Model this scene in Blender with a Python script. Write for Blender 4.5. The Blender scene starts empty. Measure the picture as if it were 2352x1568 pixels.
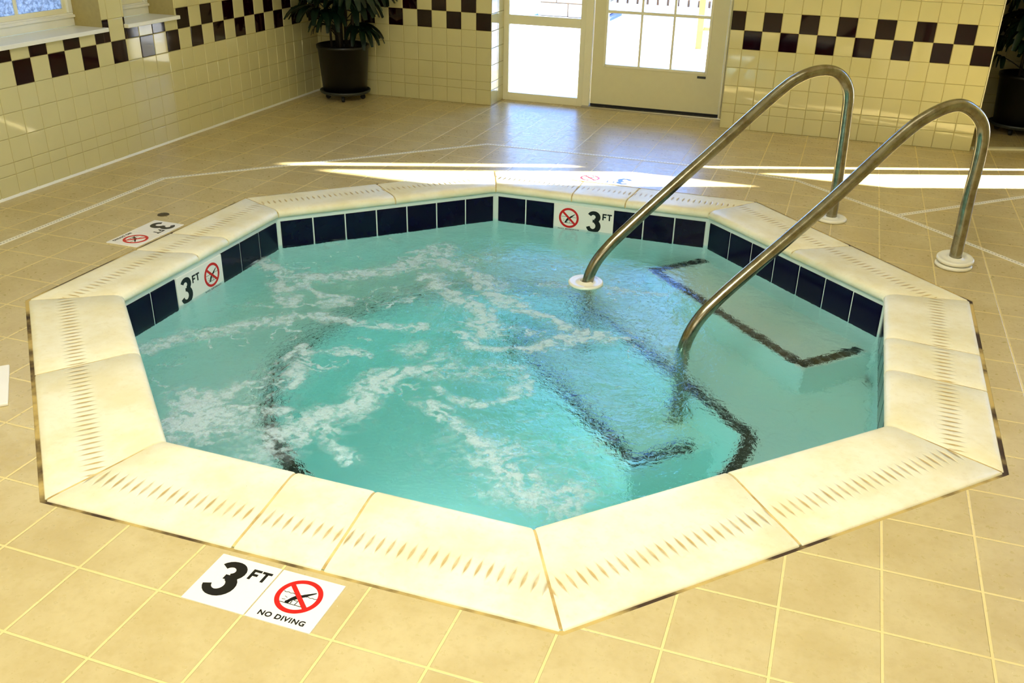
import bpy, bmesh, math, random
from math import sin, cos, pi, sqrt, hypot, tan, atan2
from mathutils import Vector, Matrix, noise
random.seed(7)
scene = bpy.context.scene
COL = scene.collection
V = Vector

# ------------------------------------------------------------------ materials
class NT:
    """small helper around a material node tree"""
    def __init__(s, name):
        s.m = bpy.data.materials.new(name); s.m.use_nodes = True
        s.t = s.m.node_tree; s.t.nodes.clear()
        s.out = s.t.nodes.new('ShaderNodeOutputMaterial')
    def n(s, typ, **kw):
        nd = s.t.nodes.new('ShaderNode' + typ)
        for k, v in kw.items():
            if hasattr(nd, k): setattr(nd, k, v)
        return nd
    def put(s, sock, v):
        if isinstance(v, bpy.types.NodeSocket): s.t.links.new(v, sock)
        elif v is not None:
            if sock.type == 'RGBA' and not hasattr(v, '__len__'): v = (v, v, v, 1)
            elif sock.type == 'RGBA' and len(v) == 3: v = (*v, 1)
            sock.default_value = v
    def math(s, op, a, b=None, c=None, clamp=False):
        nd = s.n('Math', operation=op, use_clamp=clamp)
        s.put(nd.inputs[0], a)
        if b is not None: s.put(nd.inputs[1], b)
        if c is not None: s.put(nd.inputs[2], c)
        return nd.outputs[0]
    def step(s, v, lo, hi, a=0.0, b=1.0):
        nd = s.n('MapRange', interpolation_type='SMOOTHSTEP')
        for i, x in enumerate((v, lo, hi, a, b)): s.put(nd.inputs[i], x)
        return nd.outputs[0]
    def mix(s, f, a, b):
        nd = s.n('Mix', data_type='RGBA')
        s.put(nd.inputs['Factor'], f); s.put(nd.inputs[6], a); s.put(nd.inputs[7], b)
        return nd.outputs[2]
    def noise(s, scale, detail=3, rough=.5, vec=None, dist=0):
        nd = s.n('TexNoise')
        nd.inputs['Scale'].default_value = scale; nd.inputs['Detail'].default_value = detail
        nd.inputs['Roughness'].default_value = rough; nd.inputs['Distortion'].default_value = dist
        if vec is None: vec = s.obj()
        s.put(nd.inputs['Vector'], vec)
        return nd.outputs['Fac']
    def obj(s):
        if not hasattr(s, '_o'): s._o = s.n('TexCoord').outputs['Object']
        return s._o
    def uv(s):
        return s.n('TexCoord').outputs['UV']
    def sep(s, v):
        nd = s.n('SeparateXYZ'); s.put(nd.inputs[0], v); return nd.outputs
    def bump(s, h, dist, strength=1.0):
        nd = s.n('Bump'); s.put(nd.inputs['Height'], h)
        nd.inputs['Distance'].default_value = dist; nd.inputs['Strength'].default_value = strength
        return nd.outputs[0]
    def pbr(s, color, rough=.5, metal=0.0, normal=None, spec=.5, coat=0, link=True):
        nd = s.n('BsdfPrincipled')
        s.put(nd.inputs['Base Color'], color); s.put(nd.inputs['Roughness'], rough)
        s.put(nd.inputs['Metallic'], metal); s.put(nd.inputs['Specular IOR Level'], spec)
        s.put(nd.inputs['Coat Weight'], coat)
        if normal is not None: s.put(nd.inputs['Normal'], normal)
        if link: s.t.links.new(nd.outputs[0], s.out.inputs[0])
        return nd.outputs[0]

def lin(r, g, b):
    f = lambda c: (c / 255 / 12.92) if c / 255 <= .04045 else ((c / 255 + .055) / 1.055) ** 2.4
    return (f(r), f(g), f(b), 1)

def simple(name, rgb, rough=.5, metal=0, var=.12, scale=30, bump=0, spec=.5):
    t = NT(name); nz = t.noise(scale, 4)
    a = tuple(c * (1 - var) for c in rgb[:3]); b = tuple(min(1, c * (1 + var)) for c in rgb[:3])
    col = t.mix(nz, a, b)
    nm = t.bump(nz, bump) if bump else None
    t.pbr(col, rough, metal, nm, spec); return t.m

M = {}
M['wall_tile'] = simple('cream_glazed_tile', lin(209, 202, 150), .05, var=.04, scale=9, spec=.7)
M['maroon_tile'] = simple('maroon_glazed_tile', lin(24, 1, 6), .05, var=.2, scale=12, spec=.36)
M['wall_grout'] = simple('wall_grout', lin(172, 156, 96), .8, scale=50)
M['ceiling'] = simple('ceiling_plaster', lin(232, 226, 200), .9)
M['white_paint'] = simple('white_painted_metal', lin(238, 234, 200), .35, var=.03)
M['door_paint'] = simple('door_paint', lin(222, 217, 176), .4, var=.03)
M['sill'] = simple('white_sill', lin(240, 240, 225), .25, var=.03)
M['rubber'] = simple('black_rubber', lin(14, 14, 12), .7)
M['alu'] = simple('brushed_aluminium', lin(190, 185, 165), .35, 1, bump=.0002, scale=200)
M['black'] = simple('black_glaze_print', lin(12, 12, 14), .3)
M['red'] = simple('red_print', lin(205, 22, 20), .3)
M['marker'] = simple('white_marker_tile', lin(248, 246, 238), .25, var=.03, scale=15)
M['navy'] = simple('navy_glazed_tile', lin(6, 4, 36), .12, var=.25, scale=14, spec=.25)
M['strip'] = simple('black_step_tile', lin(20, 20, 16), .4, var=.4, scale=25)
M['flange'] = simple('white_plastic', lin(245, 243, 225), .3, var=.03)
M['pot'] = simple('black_plastic_pot', lin(4, 4, 5), .35)
M['dolly'] = simple('dark_grey_plastic', lin(46, 52, 50), .45)
M['soil'] = simple('potting_soil', lin(34, 26, 18), .95, bump=.01, scale=60)
M['cane'] = simple('palm_cane', lin(36, 28, 16), .7, scale=60, var=.3)
M['leaf'] = simple('palm_leaf', lin(10, 34, 20), .38, var=.35, scale=8)
M['stone'] = simple('pale_stone_block', lin(236, 214, 176), .8, bump=.01, scale=12)
M['joint'] = simple('dark_stone_joint', lin(120, 104, 86), .9)
M['shadow_blue'] = simple('blue_grey_base', lin(96, 110, 150), .7)  # blue of the shadow on the pier slab is put into this colour
M['wood'] = simple('orange_wood', lin(196, 130, 62), .6, scale=20)
M['fence'] = simple('white_fence_paint', lin(238, 234, 224), .6)
M['fence_dark'] = simple('brown_fence_gap', lin(88, 66, 44), .8)

# steel handrail
t = NT('stainless_steel')
nz = t.noise(18, 5, .7); nz2 = t.noise(160, 3)
t.pbr(t.mix(t.step(nz, .35, .75), lin(160, 156, 136), lin(124, 112, 88)), t.step(nz2, .3, .7, .18, .26), 1.0, t.bump(nz2, .00005))
M['steel'] = t.m

# floor: 8 inch tile laid square to the room
FT, GX, GY = .205, -.5845, -1.7452
t = NT('floor_tile')
o = t.sep(t.obj())
def cell(v, off):
    a = t.math('DIVIDE', t.math('SUBTRACT', v, off), FT)
    fr = t.math('FRACT', a)
    d = t.math('MULTIPLY', t.math('MINIMUM', fr, t.math('SUBTRACT', 1.0, fr)), FT)
    return t.math('FLOOR', a), d
ix, dx = cell(o[0], GX); iy, dy = cell(o[1], GY)
d = t.math('MINIMUM', dx, dy)
wob = t.math('MULTIPLY', t.math('SUBTRACT', t.noise(30, 2), .5), .0012)
d = t.math('ADD', d, wob)
g = t.step(d, .0026, .0040)                     # 0 grout .. 1 tile
cb = t.n('CombineXYZ'); t.put(cb.inputs[0], ix); t.put(cb.inputs[1], iy)
wn = t.n('TexWhiteNoise'); t.put(wn.inputs[0], cb.outputs[0])
n1 = t.noise(5, 6, .65); n2 = t.noise(45, 4, .6); n3 = t.noise(170, 2)
tile = t.mix(t.step(n1, .3, .72), lin(194, 176, 124), lin(209, 194, 146))
tile = t.mix(t.math('MULTIPLY', t.step(n2, .45, .75), .35), tile, lin(180, 160, 104))
tile = t.mix(t.math('MULTIPLY', wn.outputs[0], .16), tile, lin(178, 160, 112))
chips = t.math('MULTIPLY', t.step(n3, .72, .78), t.step(t.noise(3.5, 2), .5, .66))
tile = t.mix(chips, tile, lin(246, 238, 214))
grout = t.mix(t.noise(12, 3), lin(224, 204, 136), lin(238, 220, 158))
col = t.mix(g, grout, tile)
h = t.math('ADD', g, t.math('MULTIPLY', n2, .25))
t.pbr(col, t.step(n2, .3, .7, .26, .42), 0, t.bump(h, .0012), .5)
M['floor'] = t.m

# coping stone, uv in metres: u along the edge, v from the outer edge inwards
t = NT('cast_stone_coping')
u_, v_, _ = t.sep(t.uv())
fu = t.math('MULTIPLY', t.math('ABSOLUTE', t.math('SUBTRACT', t.math('FRACT', t.math('DIVIDE', u_, .0262)), .5)), .0262)
q = t.math('DIVIDE', t.math('SUBTRACT', v_, .118), .030)
w = t.math('MULTIPLY', t.math('SUBTRACT', 1.0, t.math('MULTIPLY', q, q)), .0050)
inside = t.math('SUBTRACT', w, fu)
ridge = t.step(inside, -.0008, .0030)
soft = t.step(inside, -.004, .005)
nA = t.noise(6, 5, .6); nB = t.noise(55, 4, .65); nC = t.noise(240, 2)
base = t.mix(t.step(nA, .35, .7), lin(250, 246, 220), lin(240, 232, 192))
base = t.mix(t.math('MULTIPLY', t.step(nB, .5, .8), .30), base, lin(218, 202, 150))
base = t.mix(t.step(nC, .76, .80), base, lin(150, 130, 90))
col = t.mix(t.math('MULTIPLY', ridge, t.step(t.noise(22, 3), .2, .65, .35, .9)), base, lin(190, 160, 92))
hh = t.math('SUBTRACT', t.math('MULTIPLY', nB, .12), soft)
t.pbr(col, .45, 0, t.bump(hh, .003), .35)
M['coping'] = t.m

t = NT('coping_grout')
t.pbr(t.mix(t.step(t.noise(14, 4), .35, .7), lin(222, 200, 136), lin(168, 140, 84)), .8)
M['cgrout'] = t.m
t = NT('dark_caulk')
t.pbr(t.mix(t.step(t.noise(6, 5), .42, .6), lin(196, 172, 104), lin(62, 44, 26)), .8)
M['caulk'] = t.m

# pool plaster
t = NT('pool_plaster')
nz = t.noise(4, 5, .6); nb = t.noise(40, 3)
t.pbr(t.mix(nz, lin(218, 236, 232), lin(234, 243, 234)), .6, 0, t.bump(nb, .001), .3)
M['plaster'] = t.m

# drain strip with a row of small holes
t = NT('slotted_drain')
u_, v_, _ = t.sep(t.uv())
fr = t.math('ABSOLUTE', t.math('SUBTRACT', t.math('FRACT', t.math('DIVIDE', u_, .016)), .5))
hole = t.math('MULTIPLY', t.math('LESS_THAN', fr, .22), t.math('LESS_THAN', t.math('ABSOLUTE', v_), .0026))
t.pbr(t.mix(hole, lin(244, 240, 222), lin(120, 104, 70)), .4)
M['drain'] = t.m

# glass panes: thin clear glass and frosted glass
def thin_glass(name, tint, rough=0.0, frost=False):
    t = NT(name)
    fz = t.n('Fresnel'); fz.inputs[0].default_value = 1.5
    gl = t.n('BsdfGlossy'); gl.inputs['Roughness'].default_value = rough
    if frost:
        tr = t.n('BsdfTranslucent'); t.put(tr.inputs[0], t.mix(t.step(t.noise(70, 4, .7), .35, .65), lin(175, 172, 165), lin(232, 226, 215)))
        t.put(gl.inputs['Normal'], t.bump(t.noise(90, 3), .004))
    else:
        tr = t.n('BsdfTransparent'); t.put(tr.inputs[0], tint)
    mx = t.n('MixShader'); t.put(mx.inputs[0], fz.outputs[0])
    t.t.links.new(tr.outputs[0], mx.inputs[1]); t.t.links.new(gl.outputs[0], mx.inputs[2])
    t.t.links.new(mx.outputs[0], t.out.inputs[0]); return t.m
M['glass'] = thin_glass('clear_glass', (.95, .97, .96))
M['frost'] = thin_glass('frosted_glass', (1, 1, 1), .1, True)

# water
t = NT('spa_water')
at = t.n('Attribute'); at.attribute_name = 'foam'; foam = at.outputs['Fac']
ag = t.n('Attribute'); ag.attribute_name = 'stir'; stir = ag.outputs['Fac']
w1 = t.noise(17, 3, .55, dist=.8); w2 = t.noise(52, 3, .6, dist=1.2); w3 = t.noise(120, 2)
hgt = t.math('ADD', t.math('MULTIPLY', w1, .9), t.math('MULTIPLY', w2, t.math('ADD', .12, t.math('MULTIPLY', stir, 1.25))))
nrm = t.bump(hgt, .0036)
gl = t.n('BsdfGlass'); gl.inputs['IOR'].default_value = 1.33; gl.inputs['Roughness'].default_value = 0.0
t.put(gl.inputs['Normal'], nrm)
fn = t.math('ADD', t.math('MULTIPLY', t.noise(26, 6, .7), .55), t.math('MULTIPLY', t.noise(110, 3, .6), .35))
vo = t.n('TexVoronoi', feature='DISTANCE_TO_EDGE'); vo.inputs['Scale'].default_value = 6.5
dn = t.n('TexNoise'); dn.inputs['Scale'].default_value = 7; dn.inputs['Detail'].default_value = 4; t.put(dn.inputs['Vector'], t.obj())
vm = t.n('VectorMath', operation='MULTIPLY_ADD'); t.put(vm.inputs[0], dn.outputs['Color']); vm.inputs[1].default_value = (.34, .34, 0); t.put(vm.inputs[2], t.obj()); t.put(vo.inputs['Vector'], vm.outputs[0])
lace = t.math('MULTIPLY', t.step(vo.outputs['Distance'], .0, .075, 1, 0), t.step(t.noise(4.5, 3), .45, .62))
lace = t.math('MULTIPLY', lace, t.math('ADD', .10, t.math('MULTIPLY', stir, .55)))
foam = t.math('MAXIMUM', foam, lace)
v2 = t.n('TexVoronoi', feature='SMOOTH_F1'); v2.inputs['Scale'].default_value = 21; t.put(v2.inputs['Vector'], vm.outputs[0])
holes = t.step(v2.outputs['Distance'], .18, .52, .35, 1.0)
brk = t.step(t.noise(30, 8, .75), .30, .66, .30, 1.15)
fa = t.step(t.math('MULTIPLY', foam, t.math('MULTIPLY', holes, brk)), .04, .66)
bub = t.n('TexVoronoi'); bub.inputs['Scale'].default_value = 120; t.put(bub.inputs['Vector'], t.obj())
fd = t.n('BsdfDiffuse'); t.put(fd.inputs[0], lin(232, 240, 250)); t.put(fd.inputs['Normal'], t.bump(t.math('ADD', t.noise(110, 3), bub.outputs[0]), .004))
ft_ = t.n('BsdfTranslucent'); t.put(ft_.inputs[0], lin(190, 235, 230))
fm = t.n('MixShader'); fm.inputs[0].default_value = .35
t.t.links.new(fd.outputs[0], fm.inputs[1]); t.t.links.new(ft_.outputs[0], fm.inputs[2])
mx = t.n('MixShader'); t.put(mx.inputs[0], t.math('MULTIPLY', fa, .84))
t.t.links.new(gl.outputs[0], mx.inputs[1]); t.t.links.new(fm.outputs[0], mx.inputs[2])
t.t.links.new(mx.outputs[0], t.out.inputs[0])
va = t.n('VolumeAbsorption'); va.inputs['Color'].default_value = (0.0, .868, .895, 1); va.inputs['Density'].default_value = .52
t.t.links.new(va.outputs[0], t.out.inputs['Volume'])
M['water'] = t.m

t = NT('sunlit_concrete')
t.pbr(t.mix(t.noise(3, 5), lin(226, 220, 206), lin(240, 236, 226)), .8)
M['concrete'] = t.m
t = NT('painted_shade_ground')  # ground outside the left windows: shade is put into this darker blue colour
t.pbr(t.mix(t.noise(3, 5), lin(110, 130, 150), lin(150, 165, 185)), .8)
M['shade_ground'] = t.m

# ------------------------------------------------------------------ mesh helpers
class MB:
    def __init__(s): s.v = []; s.f = []; s.mi = []; s.uv = []
    def quad(s, pts, mi=0, uv=None):
        b = len(s.v); s.v += [tuple(p) for p in pts]; s.f.append(tuple(range(b, b + len(pts))))
        s.mi.append(mi); s.uv.append(uv or [(0, 0)] * len(pts))
    def box(s, x0, x1, y0, y1, z0, z1, mi=0, mat=None):
        c = [V((x, y, z)) for z in (z0, z1) for y in (y0, y1) for x in (x0, x1)]
        if mat: c = [mat @ p for p in c]
        b = len(s.v); s.v += [tuple(p) for p in c]
        for f in ((0, 2, 3, 1), (4, 5, 7, 6), (0, 1, 5, 4), (2, 6, 7, 3), (0, 4, 6, 2), (1, 3, 7, 5)):
            s.f.append(tuple(b + i for i in f)); s.mi.append(mi); s.uv.append([(0, 0)] * 4)
    def prism(s, poly, z0, z1, mi=0, mat=None):
        n = len(poly); b = len(s.v)
        pts = [V((p[0], p[1], z0)) for p in poly] + [V((p[0], p[1], z1)) for p in poly]
        if mat: pts = [mat @ p for p in pts]
        s.v += [tuple(p) for p in pts]
        s.f.append(tuple(b + i for i in reversed(range(n)))); s.mi.append(mi); s.uv.append([(0, 0)] * n)
        s.f.append(tuple(b + n + i for i in range(n))); s.mi.append(mi); s.uv.append([(0, 0)] * n)
        for i in range(n):
            j = (i + 1) % n
            s.f.append((b + i, b + j, b + n + j, b + n + i)); s.mi.append(mi); s.uv.append([(0, 0)] * 4)
    def tube(s, path, rad, seg=16, mi=0, cap=True):
        path = [V(p) for p in path]; n = len(path)
        rr = rad if hasattr(rad, '__len__') else [rad] * n
        up = V((0, 0, 1)); rings = []; prev = None
        for i, p in enumerate(path):
            tng = (path[min(i + 1, n - 1)] - path[max(i - 1, 0)]).normalized()
            if prev is None:
                a = tng.cross(up)
                if a.length < .05: a = tng.cross(V((1, 0, 0)))
                a.normalize()
            else: a = (prev - tng * prev.dot(tng)).normalized()
            prev = a; b2 = tng.cross(a)
            b = len(s.v); rings.append(b)
            for k in range(seg):
                an = 2 * pi * k / seg; s.v.append(tuple(p + (a * cos(an) + b2 * sin(an)) * rr[i]))
        for i in range(n - 1):
            for k in range(seg):
                k2 = (k + 1) % seg
                s.f.append((rings[i] + k, rings[i] + k2, rings[i + 1] + k2, rings[i + 1] + k)); s.mi.append(mi); s.uv.append([(0, 0)] * 4)
        if cap:
            for bb, rev in ((rings[0], True), (rings[-1], False)):
                idx = list(range(bb, bb + seg))
                if rev: idx.reverse()
                s.f.append(tuple(idx)); s.mi.append(mi); s.uv.append([(0, 0)] * seg)
    def lathe(s, prof, seg=40, mi=0, mat=None):
        rings = []
        for r, z in prof:
            b = len(s.v); rings.append(b)
            for k in range(seg):
                an = 2 * pi * k / seg; p = V((r * cos(an), r * sin(an), z))
                if mat: p = mat @ p
                s.v.append(tuple(p))
        for i in range(len(prof) - 1):
            for k in range(seg):
                k2 = (k + 1) % seg
                s.f.append((rings[i] + k, rings[i] + k2, rings[i + 1] + k2, rings[i + 1] + k)); s.mi.append(mi); s.uv.append([(0, 0)] * 4)
    def build(s, name, mats, parent=None, smooth=False, loc=None, merge=False, recalc=False):
        me = bpy.data.meshes.new(name); me.from_pydata(s.v, [], s.f)
        for m in (mats if isinstance(mats, (list, tuple)) else [mats]): me.materials.append(m)
        uvl = me.uv_layers.new(name='UVMap'); li = 0; flat = []
        for uvs in s.uv:
            for q in uvs: flat += [q[0], q[1]]
        uvl.data.foreach_set('uv', flat)
        me.polygons.foreach_set('material_index', s.mi)
        if smooth: me.polygons.foreach_set('use_smooth', [True] * len(s.f))
        if merge or recalc:
            bm = bmesh.new(); bm.from_mesh(me)
            if merge: bmesh.ops.remove_doubles(bm, verts=bm.verts, dist=1e-5)
            bmesh.ops.recalc_face_normals(bm, faces=bm.faces); bm.to_mesh(me); bm.free()
        me.update()
        o = bpy.data.objects.new(name, me); COL.objects.link(o)
        if parent: o.parent = parent
        if loc: o.location = loc
        return o

def bevel(o, w=.003, seg=2, ang=35):
    b = o.modifiers.new('edge', 'BEVEL'); b.width = w; b.segments = seg; b.limit_method = 'ANGLE'; b.angle_limit = math.radians(ang)
    return o
def empty(name, loc=(0, 0, 0), rz=0):
    o = bpy.data.objects.new(name, None); COL.objects.link(o); o.location = loc; o.rotation_euler[2] = rz
    o.empty_display_size = .1; return o
def tag(o, label, cat, group=None, kind=None):
    o['label'] = label; o['category'] = cat
    if group: o['group'] = group
    if kind: o['kind'] = kind
    return o
def struct(o): o['kind'] = 'structure'; return o
def smooth_path(pts, sub=6):
    P = [V(p) for p in pts]; out = []
    for i in range(len(P) - 1):
        p0 = P[max(i - 1, 0)]; p1 = P[i]; p2 = P[i + 1]; p3 = P[min(i + 2, len(P) - 1)]
        for k in range(sub):
            s_ = k / sub
            out.append(.5 * ((2 * p1) + (p2 - p0) * s_ + (2 * p0 - 5 * p1 + 4 * p2 - p3) * s_ * s_ + (3 * p1 - p0 - 3 * p2 + p3) * s_ ** 3))
    out.append(P[-1]); return out

# ------------------------------------------------------------------ tiled wall panels
YB, XL = 3.043, -2.528
ROWS = [0, .100, .154] + [.154 + .109 * k for k in range(1, 25)]      # band bottom is row 6 (z .481)
CEIL = ROWS[-1]
def panel(mb, O, U, W, us, vs, dark=None, holes=()):
    """individual pillow tiles, mats: 1 cream, 2 maroon"""
    O = V(O); U = V(U); W = V(W); N = U.cross(W)
    rnd = random.Random(3)
    for i in range(len(us) - 1):
        for j in range(len(vs) - 1):
            cu = [us[i], us[i + 1]]; cv = [vs[j], vs[j + 1]]
            for (a, b, c, d) in holes:
                if a < us[i + 1] and b > us[i] and c < vs[j + 1] and d > vs[j]:
                    for e in (a, b):
                        if us[i] < e < us[i + 1]: cu.append(e)
                    for e in (c, d):
                        if vs[j] < e < vs[j + 1]: cv.append(e)
            cu = sorted(set(cu)); cv = sorted(set(cv))
            for a0, a1 in zip(cu, cu[1:]):
                for b0, b1 in zip(cv, cv[1:]):
                    um, vm = (a0 + a1) / 2, (b0 + b1) / 2
                    if any(a < um < b and c < vm < d for a, b, c, d in holes): continue
                    if a1 - a0 < .006 or b1 - b0 < .006: continue
                    mi = 2 if dark and dark(i, j) else 1
                    g = .0007; bv = min(.003, (a1 - a0) / 4, (b1 - b0) / 4); hgt = .003
                    lo = [(a0 + g, b0 + g), (a1 - g, b0 + g), (a1 - g, b1 - g), (a0 + g, b1 - g)]
                    hi = [(a0 + g + bv, b0 + g + bv), (a1 - g - bv, b0 + g + bv), (a1 - g - bv, b1 - g - bv), (a0 + g + bv, b1 - g - bv)]
                    tx, ty = rnd.uniform(-.004, .004), rnd.uniform(-.004, .004)
                    L = [O + U * p[0] + W * p[1] + N * .0004 for p in lo]
                    md = [O + U * ((p[0] + q[0]) / 2) + W * ((p[1] + q[1]) / 2) + N * (hgt * .72) for p, q in zip(lo, hi)]
                    H = [O + U * p[0] + W * p[1] + N * (hgt + tx * (p[0] - um) + ty * (p[1] - vm)) for p in hi]
                    b = len(mb.v); mb.v += [tuple(p) for p in L + md + H]
                    for r in (0, 4):
                        for k in range(4):
                            k2 = (k + 1) % 4
                            mb.f.append((b + r + k, b + r + k2, b + r + 4 + k2, b + r + 4 + k)); mb.mi.append(mi); mb.uv.append([(0, 0)] * 4)
                    mb.f.append((b + 8, b + 9, b + 10, b + 11)); mb.mi.append(mi); mb.uv.append([(0, 0)] * 4)
def cols(length, pitch, start=0.0):
    out = [0.0]; x = start if start > 1e-6 else pitch
    while x < length - 1e-4:
        out.append(x); x += pitch
    out.append(length); return out
WM = [M['wall_grout'], M['wall_tile'], M['maroon_tile']]
P_ = .1056
TOP = 2.70
rows = [r for r in ROWS if r < TOP] + [TOP]
# back wall: left piece, right piece, piece over the door
DX0, DX1 = -1.230, .310                # doorway
RX1 = 1.764                            # right end of the tiled wall piece
mb = MB()
mb.box(-2.9, DX0, YB, YB + .31, -.05, TOP)
mb.box(DX1, RX1 - .004, YB, YB + .62, -.05, TOP); mb.box(RX1 - .06, RX1 - .004, YB + .62, 4.19, -.05, TOP)  # deep mass behind this piece is added to keep sun off the door
mb.box(DX0, DX1, YB, YB + .31, 2.08, TOP)
L = DX0 - XL
us = [L - x for x in cols(L, P_)][::-1]; n = len(us) - 1
panel(mb, (XL, YB, 0), (1, 0, 0), (0, 0, 1), us, rows, lambda i, j: (j == 5 and (n - 1 - i) % 2 == 0) or (j == 6 and (n - 1 - i) % 2 == 1))
L = RX1 - DX1
us2 = [L - x for x in cols(L, P_)][::-1]; n2 = len(us2) - 1
panel(mb, (DX1, YB, 0), (1, 0, 0), (0, 0, 1), us2, rows, lambda i, j: (j == 5 and (n2 - 1 - i) % 2 == 0) or (j == 6 and (n2 - 1 - i) % 2 == 1))
panel(mb, (DX0, YB, 2.08), (1, 0, 0), (0, 0, 1), cols(DX1 - DX0, P_), cols(TOP - 2.08, .109))
# left reveal of the doorway (faces +x), and end of the right piece (faces the recess)
panel(mb, (DX0, YB, 0), (0, 1, 0), (0, 0, 1), cols(.24, .12), rows)
panel(mb, (RX1 - .004, YB, 0), (0, 1, 0), (0, 0, 1), cols(1.03, P_), rows, lambda i, j: (j == 5 and i % 2 == 1) or (j == 6 and i % 2 == 0))
struct(mb.build('wall_back', WM))

# left wall with two window openings
W1 = (-.35, .975); W2 = (1.140, 1.537); WZ = (.645, 1.95)
mb = MB()
y0 = -5.0
mb.box(XL - .30, XL, y0, YB + .3, -.05, WZ[0])
mb.box(XL - .30, XL, y0, YB + .3, WZ[1], TOP)
for a, b in ((y0, W1[0]), (W1[1], W2[0]), (W2[1], YB + .3)): mb.box(XL - .30, XL, a, b, WZ[0], WZ[1])
L = YB - y0; pl = .1065
us3 = [L - x for x in cols(L, pl)][::-1]; n3 = len(us3) - 1
panel(mb, (XL, y0, 0), (0, 1, 0), (0, 0, 1), us3, rows, lambda i, j: (j == 5 and (n3 - 1 - i) % 2 == 0) or (j == 6 and (n3 - 1 - i) % 2 == 1),
      holes=[(W1[0] - y0, W1[1] - y0, *WZ), (W2[0] - y0, W2[1] - y0, *WZ)])
for w in (W1, W2):                                    # tiled reveals
    panel(mb, (XL, w[1], .665), (-1, 0, 0), (0, 0, 1), [0, .108, .165], [0, .034] + [.034 + .109 * k for k in range(1, 12)])
    panel(mb, (XL - .165, w[0], .665), (1, 0, 0), (0, 0, 1), [0, .057, .165], [0, .034] + [.034 + .109 * k for k in range(1, 12)])
struct(mb.build('wall_left', WM))

mb = MB()                                             # thin white cove strip at the foot of the left wall
mb.prism([(0, 0), (.008, 0), (.0045, .010), (0, .014)], y0, YB, mat=Matrix(((1, 0, 0, XL), (0, 0, 1, 0), (0, 1, 0, 0), (0, 0, 0, 1))))
struct(mb.build('baseboard_left', M['sill'], recalc=True))

# right wall, front wall, ceiling (out of frame, close the room)
SX, SH = .905, .425
mb = MB(); mb.box(4.2, 4.4, -5.2, YB + .012, -.05, TOP); panel(mb, (4.2, YB, 0), (0, -1, 0), (0, 0, 1), cols(8, .2), rows[::2] if False else rows, lambda i, j: False)
struct(mb.build('wall_right', WM))
mb = MB(); mb.box(XL - .3, 4.4, -5.2, -5.0, -.05, TOP); struct(mb.build('wall_front', [M['wall_tile']]))
mb = MB(); mb.box(XL - .3, 4.4, -5.2, YB + 1.3, TOP, TOP + .15); struct(mb.build('ceiling', [M['ceiling']]))
# back wall to the right of the recess, with a glazed door and slit light that let the low sun in
mb = MB()
YR0, YR1 = YB, YB + .012
XA, XB, XC, XD = 2.76, 2.89, 3.12, 3.80
mb.box(2.285, XA, YR0, YR1, 0, TOP); mb.box(XB, XC, YR0, YR1, 0, TOP); mb.box(XD, 4.4, YR0, YR1, 0, TOP)
for a, b in ((XA, XB), (XC, XD)):
    mb.box(a, b, YR0, YR1, 0, .12); mb.box(a, b, YR0, YR1, 1.10, 1.38); mb.box(a, b, YR0, YR1, 2.05, TOP)
struct(mb.build('wall_back_right', [M['white_paint']]))
# recess behind the right end of the tiled wall
mb = MB()
mb.box(RX1 - .06, 2.34, 4.10, 4.2, -.05, TOP); mb.box(2.285, 2.34, YB + .012, 4.10, -.05, TOP)
panel(mb, (RX1, 4.10, 0), (1, 0, 0), (0, 0, 1), cols(2.285 - RX1, .109), rows, lambda i, j: (j == 5 and i % 2 == 1) or (j == 6 and i % 2 == 0))
panel(mb, (2.285, 4.10, 0), (0, -1, 0), (0, 0, 1), cols(.95, .109), rows, lambda i, j: (j == 5 and i % 2 == 1) or (j == 6 and i % 2 == 0))
struct(mb.build('wall_recess', WM))

# ------------------------------------------------------------------ floor with octagonal opening
OUT = [(.652, -1.562), (1.563, -.607), (1.573, .600), (.700, 1.530), (-.640, 1.528), (-1.550, .638), (-1.566, -.667), (-.631, -1.578)]
INN = [(.492, -1.258), (1.272, -.462), (1.276, .540), (.512, 1.273), (-.533, 1.267), (-1.300, .516), (-1.290, -.512), (-.535, -1.252)]
def grow(poly, d):
    return [(x * (1 + d / hypot(x, y)), y * (1 + d / hypot(x, y))) for x, y in poly]
FO = grow(OUT, .012)
big = [(4.4, -5.2), (4.4, YB + 1.3), (XL - .3, YB + 1.3), (XL - .3, -5.2)]
mb = MB()
def sect(i):      # fan of the floor around the octagon
    return FO[i]
ring = [(FO[0], (.65, -5.2)), (FO[1], (4.4, -.6)), (FO[2], (4.4, .6)), (FO[3], (.70, YB + 1.3)), (FO[4], (-.64, YB + 1.3)), (FO[5], (XL - .3, .64)), (FO[6], (XL - .3, -.66)), (FO[7], (-.63, -5.2))]
corner = {0: (4.4, -5.2), 2: (4.4, YB + 1.3), 4: (XL - .3, YB + 1.3), 6: (XL - .3, -5.2)}
for i in range(8):
    j = (i + 1) % 8
    pts = [ring[i][0], ring[i][1]] + ([corner[i]] if i in corner else []) + [ring[j][1], ring[j][0]]
    mb.quad([(x, y, 0) for x, y in pts])
# slab under the tiles
for i in range(8):
    j = (i + 1) % 8
    pts = [ring[i][0], ring[i][1]] + ([corner[i]] if i in corner else []) + [ring[j][1], ring[j][0]]
    mb.quad([(x, y, -.12) for x, y in reversed(pts)])
    mb.quad([(FO[i][0], FO[i][1], 0), (FO[j][0], FO[j][1], 0), (FO[j][0], FO[j][1], -.12), (FO[i][0], FO[i][1], -.12)])
fl = struct(mb.build('floor', M['floor']))

# ------------------------------------------------------------------ hot tub
tub = tag(empty('hot_tub'), 'sunken octagonal hot tub with cream stone coping and navy waterline tiles', 'hot tub')
ZW = -.165
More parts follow.
